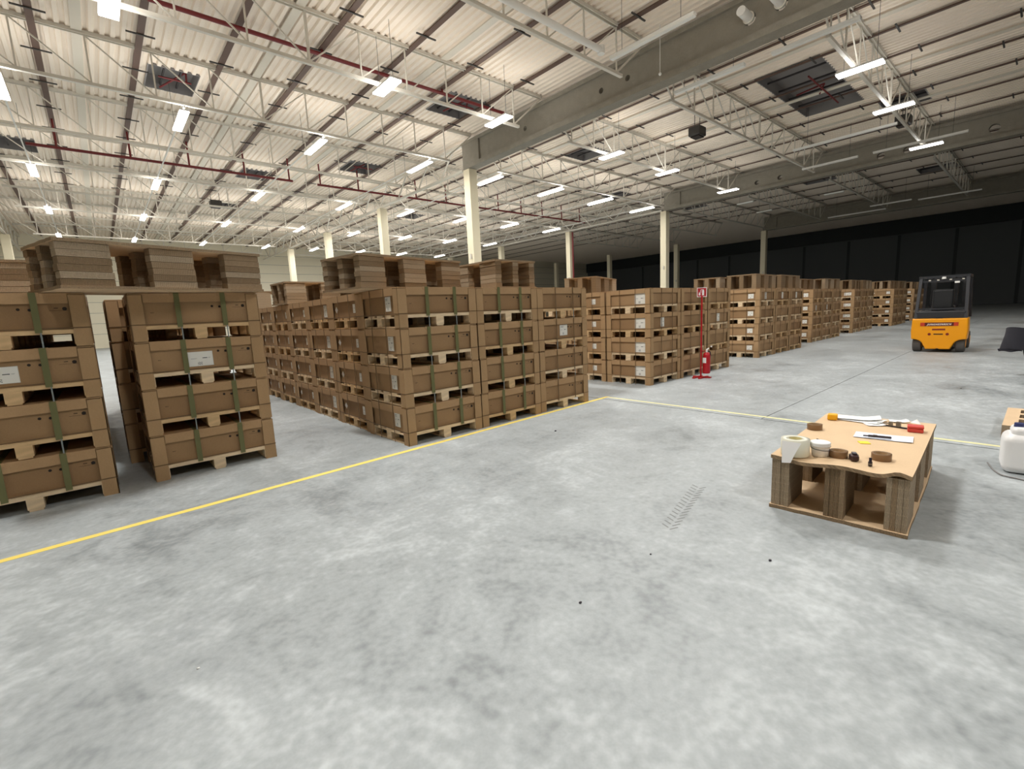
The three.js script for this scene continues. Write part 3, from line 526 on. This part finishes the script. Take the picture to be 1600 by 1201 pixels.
// ---------------------------------------------------------------- fire extinguisher on its stand
{
  std('ext_red', 0xb3121f, 0.35);
  const g = base('extinguisher_stand', 10.25, 0, -5.14); tag(g, 'red pole stand with fire extinguisher sign and two feet', 'stand');
  put(g, 'foot', bx(0.4, 0.03, 0.05, 0.0, 0, 0.06), M.ext_red); put(g, 'foot', bx(0.05, 0.03, 0.42, 0.06, 0, 0.0), M.ext_red); put(g, 'foot', bx(0.4, 0.03, 0.05, 0, 0, -0.08), M.ext_red);
  put(g, 'pole', rod([0, 0, 0], [0, 1.85, 0], 0.018, 12), M.ext_red); put(g, 'hook', rod([0, 0.62, 0], [0, 0.62, 0.1], 0.01), M.ext_red);
  const t = canvasTex(128, 128, (c) => {
    c.fillStyle = '#f4f0ee'; c.fillRect(0, 0, 128, 128); c.fillStyle = '#b5232d'; c.fillRect(8, 8, 112, 112); c.fillStyle = '#f6efee';
    c.fillRect(66, 40, 26, 66); c.fillRect(72, 26, 14, 14); c.fillRect(52, 26, 36, 7); c.fillRect(46, 30, 7, 40);
    c.beginPath(); c.moveTo(22, 104); c.quadraticCurveTo(20, 70, 34, 52); c.quadraticCurveTo(30, 78, 42, 66); c.quadraticCurveTo(50, 92, 42, 106); c.closePath(); c.fill();
  });
  const s = put(g, 'sign', bx(0.21, 0.21, 0.006), M.ext_red); s.position.set(0, 1.83, 0); s.rotation.y = -0.95;
  const fce = put(s, 'sign_face', new THREE.PlaneGeometry(0.208, 0.208).translate(0, 0.105, 0.0045), new THREE.MeshStandardMaterial({ map: t, roughness: 0.5 }));
  const e = base('fire_extinguisher', 10.29, 0.11, -5.03); tag(e, 'red fire extinguisher hanging low on the pole stand', 'extinguisher');
  put(e, 'cylinder', lathe([[0, 0], [0.075, 0], [0.082, 0.02], [0.082, 0.4], [0.06, 0.46], [0.025, 0.48], [0, 0.48]]), M.ext_red);
  put(e, 'valve', merge(cyl(0.02, 0.02, 0.05, 0, 0.48, 0, 12), bar([-0.02, 0.53, 0], [0.09, 0.56, 0], 0.02), bar([-0.02, 0.51, 0], [0.08, 0.51, 0], 0.015)), M.lamp_body);
  put(e, 'label', new THREE.CylinderGeometry(0.0828, 0.0828, 0.12, 20, 1, true, Math.PI * 1.2, 1.3).translate(0, 0.3, 0), M.paper);
  put(e, 'hose', new THREE.TubeGeometry(new THREE.CatmullRomCurve3([[0.02, 0.51, 0], [0.1, 0.48, 0.03], [0.105, 0.3, 0.03], [0.1, 0.12, 0.02]].map((p) => new THREE.Vector3(...p))), 20, 0.012, 8), M.dark_plastic);
}

// ---------------------------------------------------------------- forklift, rear towards the viewer
{
  std('fork_yellow', 0xf5a100, 0.35); std('fork_dark', 0x25262b, 0.45); std('fork_black', 0x121316, 0.5); std('tyre', 0x5b5753, 0.9); std('tail_red', 0x7e1d12, 0.4);
  M.cab_glass = new THREE.MeshPhysicalMaterial({ color: 0x8a9096, transmission: 1, thickness: 0, roughness: 0.05, name: 'cab_glass' });
  const g = base('forklift', 17.85, 0, -1.98, Math.PI / 2 + 0.06); // local -z is the rear... local +z faces the viewer after the turn
  g.rotation.y = -Math.PI / 2 + 0.03; tag(g, 'orange-yellow electric forklift seen from behind', 'forklift');
  // local: +z = rear (towards viewer), x = width
  const s = new THREE.Shape(); const W = 0.56;
  s.moveTo(-W, 0.93); s.lineTo(W, 0.93); s.lineTo(W + 0.015, 0.6); s.lineTo(W, 0.4); s.quadraticCurveTo(0.34, 0.4, 0.28, 0.2); s.lineTo(0.24, 0.12); s.lineTo(0.05, 0.12); s.lineTo(0, 0.145); s.lineTo(-0.05, 0.12); s.lineTo(-0.24, 0.12); s.lineTo(-0.28, 0.2); s.quadraticCurveTo(-0.34, 0.4, -W, 0.4); s.lineTo(-W - 0.015, 0.6); s.closePath();
  put(g, 'counterweight', new THREE.ExtrudeGeometry(s, { depth: 0.55, bevelEnabled: true, bevelSize: 0.03, bevelThickness: 0.05, bevelSegments: 3 }).translate(0, 0, -0.6), M.fork_yellow);
  put(g, 'chassis', bx(1.02, 0.5, 1.3, 0, 0.3, -1.25), M.fork_yellow);
  put(g, 'underbody', bx(0.6, 0.25, 1.6, 0, 0.1, -1.1), M.fork_black);
  const wheel = (x, z, r, w) => { const o = put(g, 'wheel', lathe([[0, -w / 2], [r * 0.55, -w / 2], [r * 0.6, -w / 2 + 0.02], [r - 0.02, -w / 2], [r, -w / 2 + 0.03], [r, w / 2 - 0.03], [r - 0.02, w / 2], [r * 0.6, w / 2 - 0.02], [r * 0.55, w / 2], [0, w / 2]], 28).rotateZ(Math.PI / 2).translate(x, r, z), M.tyre); put(o, 'hub', cyl(r * 0.45, r * 0.45, w + 0.02, 0, -(w + 0.02) / 2, 0, 18).rotateZ(Math.PI / 2).translate(x, r, z), M.fork_yellow); };
  wheel(-0.46, -0.32, 0.235, 0.2); wheel(0.46, -0.32, 0.235, 0.2); wheel(-0.47, -1.75, 0.26, 0.2); wheel(0.47, -1.75, 0.26, 0.2);
  put(g, 'battery_cover', rbx(1.08, 0.24, 0.9, 0.04, 0, 0.93, -0.55), M.fork_dark);
  // overhead guard
  const P = (x, z0, z1, n = 'guard_post') => put(g, n, merge(bar([x, 0.95, z0], [x * 0.93, 2.1, z1], 0.09, 0.07)), M.fork_dark);
  P(-0.53, -0.12, -0.35); P(0.53, -0.12, -0.35); P(-0.53, -1.75, -1.45); P(0.53, -1.75, -1.45);
  put(g, 'guard_roof', merge(bx(1.08, 0.07, 0.1, 0, 2.09, -0.36), bx(1.08, 0.07, 0.1, 0, 2.09, -1.45), bx(0.08, 0.07, 1.2, -0.5, 2.09, -0.9), bx(0.08, 0.07, 1.2, 0.5, 2.09, -0.9)), M.fork_dark);
  for (let k = -2; k <= 2; k++) put(g, 'roof_slat', bx(0.04, 0.05, 1.1, k * 0.17, 2.1, -0.9), M.fork_black);
  put(g, 'rear_frame', merge(bx(0.98, 0.06, 0.06, 0, 1.98, -0.34), bx(0.98, 0.05, 0.06, 0, 1.2, -0.2)), M.fork_dark);
  put(g, 'seat', merge(rbx(0.5, 0.16, 0.5, 0.05, 0, 1.15, -0.75), rbx(0.46, 0.55, 0.14, 0.05, 0, 1.22, -0.5)), M.fork_black);
  put(g, 'steering_wheel', merge(new THREE.TorusGeometry(0.16, 0.016, 8, 24).rotateX(1.1).translate(-0.05, 1.35, -1.2), rod([-0.05, 1.35, -1.2], [-0.05, 0.95, -1.5], 0.03)), M.fork_black);
  put(g, 'dashboard', rbx(0.9, 0.35, 0.25, 0.04, 0, 0.85, -1.6), M.fork_black);
  put(g, 'mast', merge(bx(0.12, 2.1, 0.14, -0.36, 0.1, -2.05), bx(0.12, 2.1, 0.14, 0.36, 0.1, -2.05), bx(0.62, 0.1, 0.1, 0, 2.0, -2.05), bx(0.62, 0.1, 0.1, 0, 1.2, -2.05), bx(0.1, 1.9, 0.1, 0.16, 0.1, -2.0)), M.fork_black);
  put(g, 'fork_carriage', merge(bx(0.9, 0.12, 0.06, 0, 0.15, -2.16), bx(0.9, 0.12, 0.06, 0, 0.5, -2.16), bx(0.05, 0.5, 0.05, -0.4, 0.12, -2.18), bx(0.05, 0.5, 0.05, 0.4, 0.12, -2.18)), M.fork_black);
  for (const x of [-0.25, 0.25]) put(g, 'fork', merge(bx(0.1, 0.5, 0.05, x, 0.08, -2.22), bx(0.1, 0.045, 1.1, x, 0.06, -2.76)), M.steel_dark);
  put(g, 'beacon', merge(cyl(0.05, 0.045, 0.06, 0, 2.06, -0.29, 16)), M.lamp_body);
  put(g, 'work_light', bx(0.1, 0.05, 0.05, 0.28, 1.93, -0.29), M.lamp_body);
  for (const x of [-0.3, -0.12, 0.14, 0.4]) put(g, 'bolt', bx(0.05, 0.03, 0.02, x, 2.02, -0.3), M.steel_white);
  // rear name panel
  const t = canvasTex(512, 64, (c) => { c.fillStyle = '#5a140e'; c.fillRect(0, 0, 512, 64); c.fillStyle = '#c2391b'; c.fillRect(0, 0, 60, 64); c.fillRect(452, 0, 60, 64); c.fillStyle = '#f3ece2'; c.font = 'italic bold 44px sans-serif'; c.textAlign = 'center'; c.textBaseline = 'middle'; c.fillText('JUNGHEINRICH', 256, 34, 370); });
  put(g, 'name_panel', new THREE.BoxGeometry(0.8, 0.1, 0.012).translate(0, 0.8, 0.002), [M.tail_red, M.tail_red, M.tail_red, M.tail_red, new THREE.MeshStandardMaterial({ map: t, roughness: 0.4 }), M.tail_red]);
  put(g, 'air_slot', rbx(0.28, 0.045, 0.02, 0.008, 0, 0.63, -0.003), M.tail_red);
  for (const x of [-0.19, 0.19]) put(g, 'tail_reflector', cyl(0.035, 0.035, 0.02, 0, -0.01, 0, 16).rotateX(Math.PI / 2).translate(x, 0.52, 0.0), M.tail_red);
  put(g, 'number_plate', bx(0.2, 0.03, 0.008, 0, 0.505, 0.0), M.print_black);
  put(g, 'tow_pin', bx(0.14, 0.03, 0.06, 0, 0.93, -0.06), M.fork_black);
}

// ---------------------------------------------------------------- right edge: canister, film, cardboard tray, jacket
{
  const g = base('canister', 6.22, 0, 0.02, 0.1); tag(g, 'white plastic canister with dark blue cap at the right edge', 'canister');
  put(g, 'body', rbx(0.34, 0.36, 0.4, 0.07, 0, 0, 0), M.white_plastic); put(g, 'shoulder', rbx(0.24, 0.09, 0.3, 0.04, 0, 0.33, 0), M.white_plastic);
  std('cap_blue', 0x39416e, 0.4);
  put(g, 'cap', cyl(0.036, 0.034, 0.035, -0.02, 0.415, -0.1, 18), M.cap_blue); put(g, 'handle', new THREE.TorusGeometry(0.07, 0.018, 8, 20, Math.PI).rotateY(Math.PI / 2).translate(0, 0.41, 0.05), M.white_plastic);
  put(g, 'printed_mark', bar([-0.172, 0.25, 0.0], [-0.172, 0.2, 0.13], 0.006), M.print_black); put(g, 'printed_mark', bx(0.003, 0.02, 0.06, -0.171, 0.17, 0.1), M.print_black);
  const c = top('plastic_strip', new THREE.TubeGeometry(new THREE.CatmullRomCurve3([[6.3, 0.008, -0.26], [6.05, 0.008, -0.2], [5.93, 0.008, -0.14], [5.9, 0.008, -0.05], [5.84, 0.008, 0.1], [5.8, 0.008, 0.4]].map((p) => new THREE.Vector3(...p))), 40, 0.006, 6), M.vent_frame); tag(c, 'thin grey strap end curling on the floor by the canister', 'strap');
  const k = base('cardboard_tray', 8.15, 0, 0.27); tag(k, 'pale cardboard tray with square openings behind the canister', 'tray');
  const s = new THREE.Shape([[-0.6, -0.5], [0.6, -0.5], [0.6, 0.5], [-0.6, 0.5]].map((p) => new THREE.Vector2(...p)));
  for (let i = 0; i < 3; i++) for (let j = 0; j < 2; j++) { const x = -0.38 + i * 0.32, y = -0.32 + j * 0.4; s.holes.push(new THREE.Path([[x, y], [x, y + 0.3], [x + 0.22, y + 0.3], [x + 0.22, y]].map((p) => new THREE.Vector2(...p)))); }
  put(k, 'frame', new THREE.ExtrudeGeometry(s, { depth: 0.14, bevelEnabled: false }).rotateX(-Math.PI / 2).translate(0, 0.004, 0), [M.kraft_top, M.flute_a]);
  put(k, 'base_sheet', bx(1.2, 0.004, 1.0, 0, 0, 0), M.kraft_b);
}
{
  std('jacket_cloth', 0x24232b, 0.85);
  const t = base('pallet_truck', 13.4, 0, -0.33, 0.1); tag(t, 'dark hand pallet truck at the right edge under a jacket', 'pallet truck');
  put(t, 'tiller', merge(rod([0, 0.2, 0.35], [0, 0.88, 0.15], 0.025), rod([-0.2, 0.88, 0.15], [0.2, 0.88, 0.15], 0.02)), M.fork_black);
  put(t, 'fork', bx(0.16, 0.06, 1.2, -0.2, 0.05, 1.0), M.fork_dark); put(t, 'fork', bx(0.16, 0.06, 1.2, 0.2, 0.05, 1.0), M.fork_dark); put(t, 'pump', bx(0.4, 0.35, 0.14, 0, 0.05, 0.38), M.fork_dark);
  put(t, 'wheel', rod([-0.09, 0.09, 0.38], [0.09, 0.09, 0.38], 0.09, 18), M.tyre);
  const j = base('jacket', 13.4, 0, -0.33, 0.1); tag(j, 'black jacket hanging from a tiller at the right edge', 'jacket');
  const drape = (fn, nu, nv) => { const pos = [], idx = []; for (let v = 0; v <= nv; v++) for (let u = 0; u <= nu; u++) pos.push(...fn(u / nu, v / nv)); for (let v = 0; v < nv; v++) for (let u = 0; u < nu; u++) { const a = v * (nu + 1) + u, b = a + 1, c = a + nu + 1, d = c + 1; idx.push(a, c, b, b, c, d); } const q = new THREE.BufferGeometry(); q.setAttribute('position', new THREE.Float32BufferAttribute(pos, 3)); q.setIndex(idx); q.computeVertexNormals(); return q; };
  put(j, 'torso', drape((u, v) => { const a = u * Math.PI * 2, f = 1 + 0.1 * Math.sin(a * 5 + v * 3) * v, k = 0.9 + 0.1 * v; return [Math.cos(a) * 0.24 * f * k, 0.92 - v * 0.42 + 0.03 * Math.sin(a * 2), 0.12 + Math.sin(a) * 0.32 * f * k]; }, 40, 12), M.jacket_cloth);
  put(j, 'sleeve', drape((u, v) => { const a = u * Math.PI * 2, r = 0.075 * (1 - 0.25 * v) * (1 + 0.08 * Math.sin(a * 3 + v * 14)); return [-0.14 + Math.cos(a) * r, 0.7 - v * 0.66, 0.12 + v * 0.16 + Math.sin(a) * r * 1.3]; }, 20, 14), M.jacket_cloth);
  put(j, 'hem', drape((u, v) => [-0.22 + 0.02 * u, 0.53 - v * 0.05 + 0.01 * Math.sin(u * 9), -0.27 + 0.32 * u + v * 0.02], 12, 3), M.jacket_cloth);
}
scene.traverse((o) => { if (o.isRectAreaLight) o.castShadow = false; });
renderer.render(scene, camera);
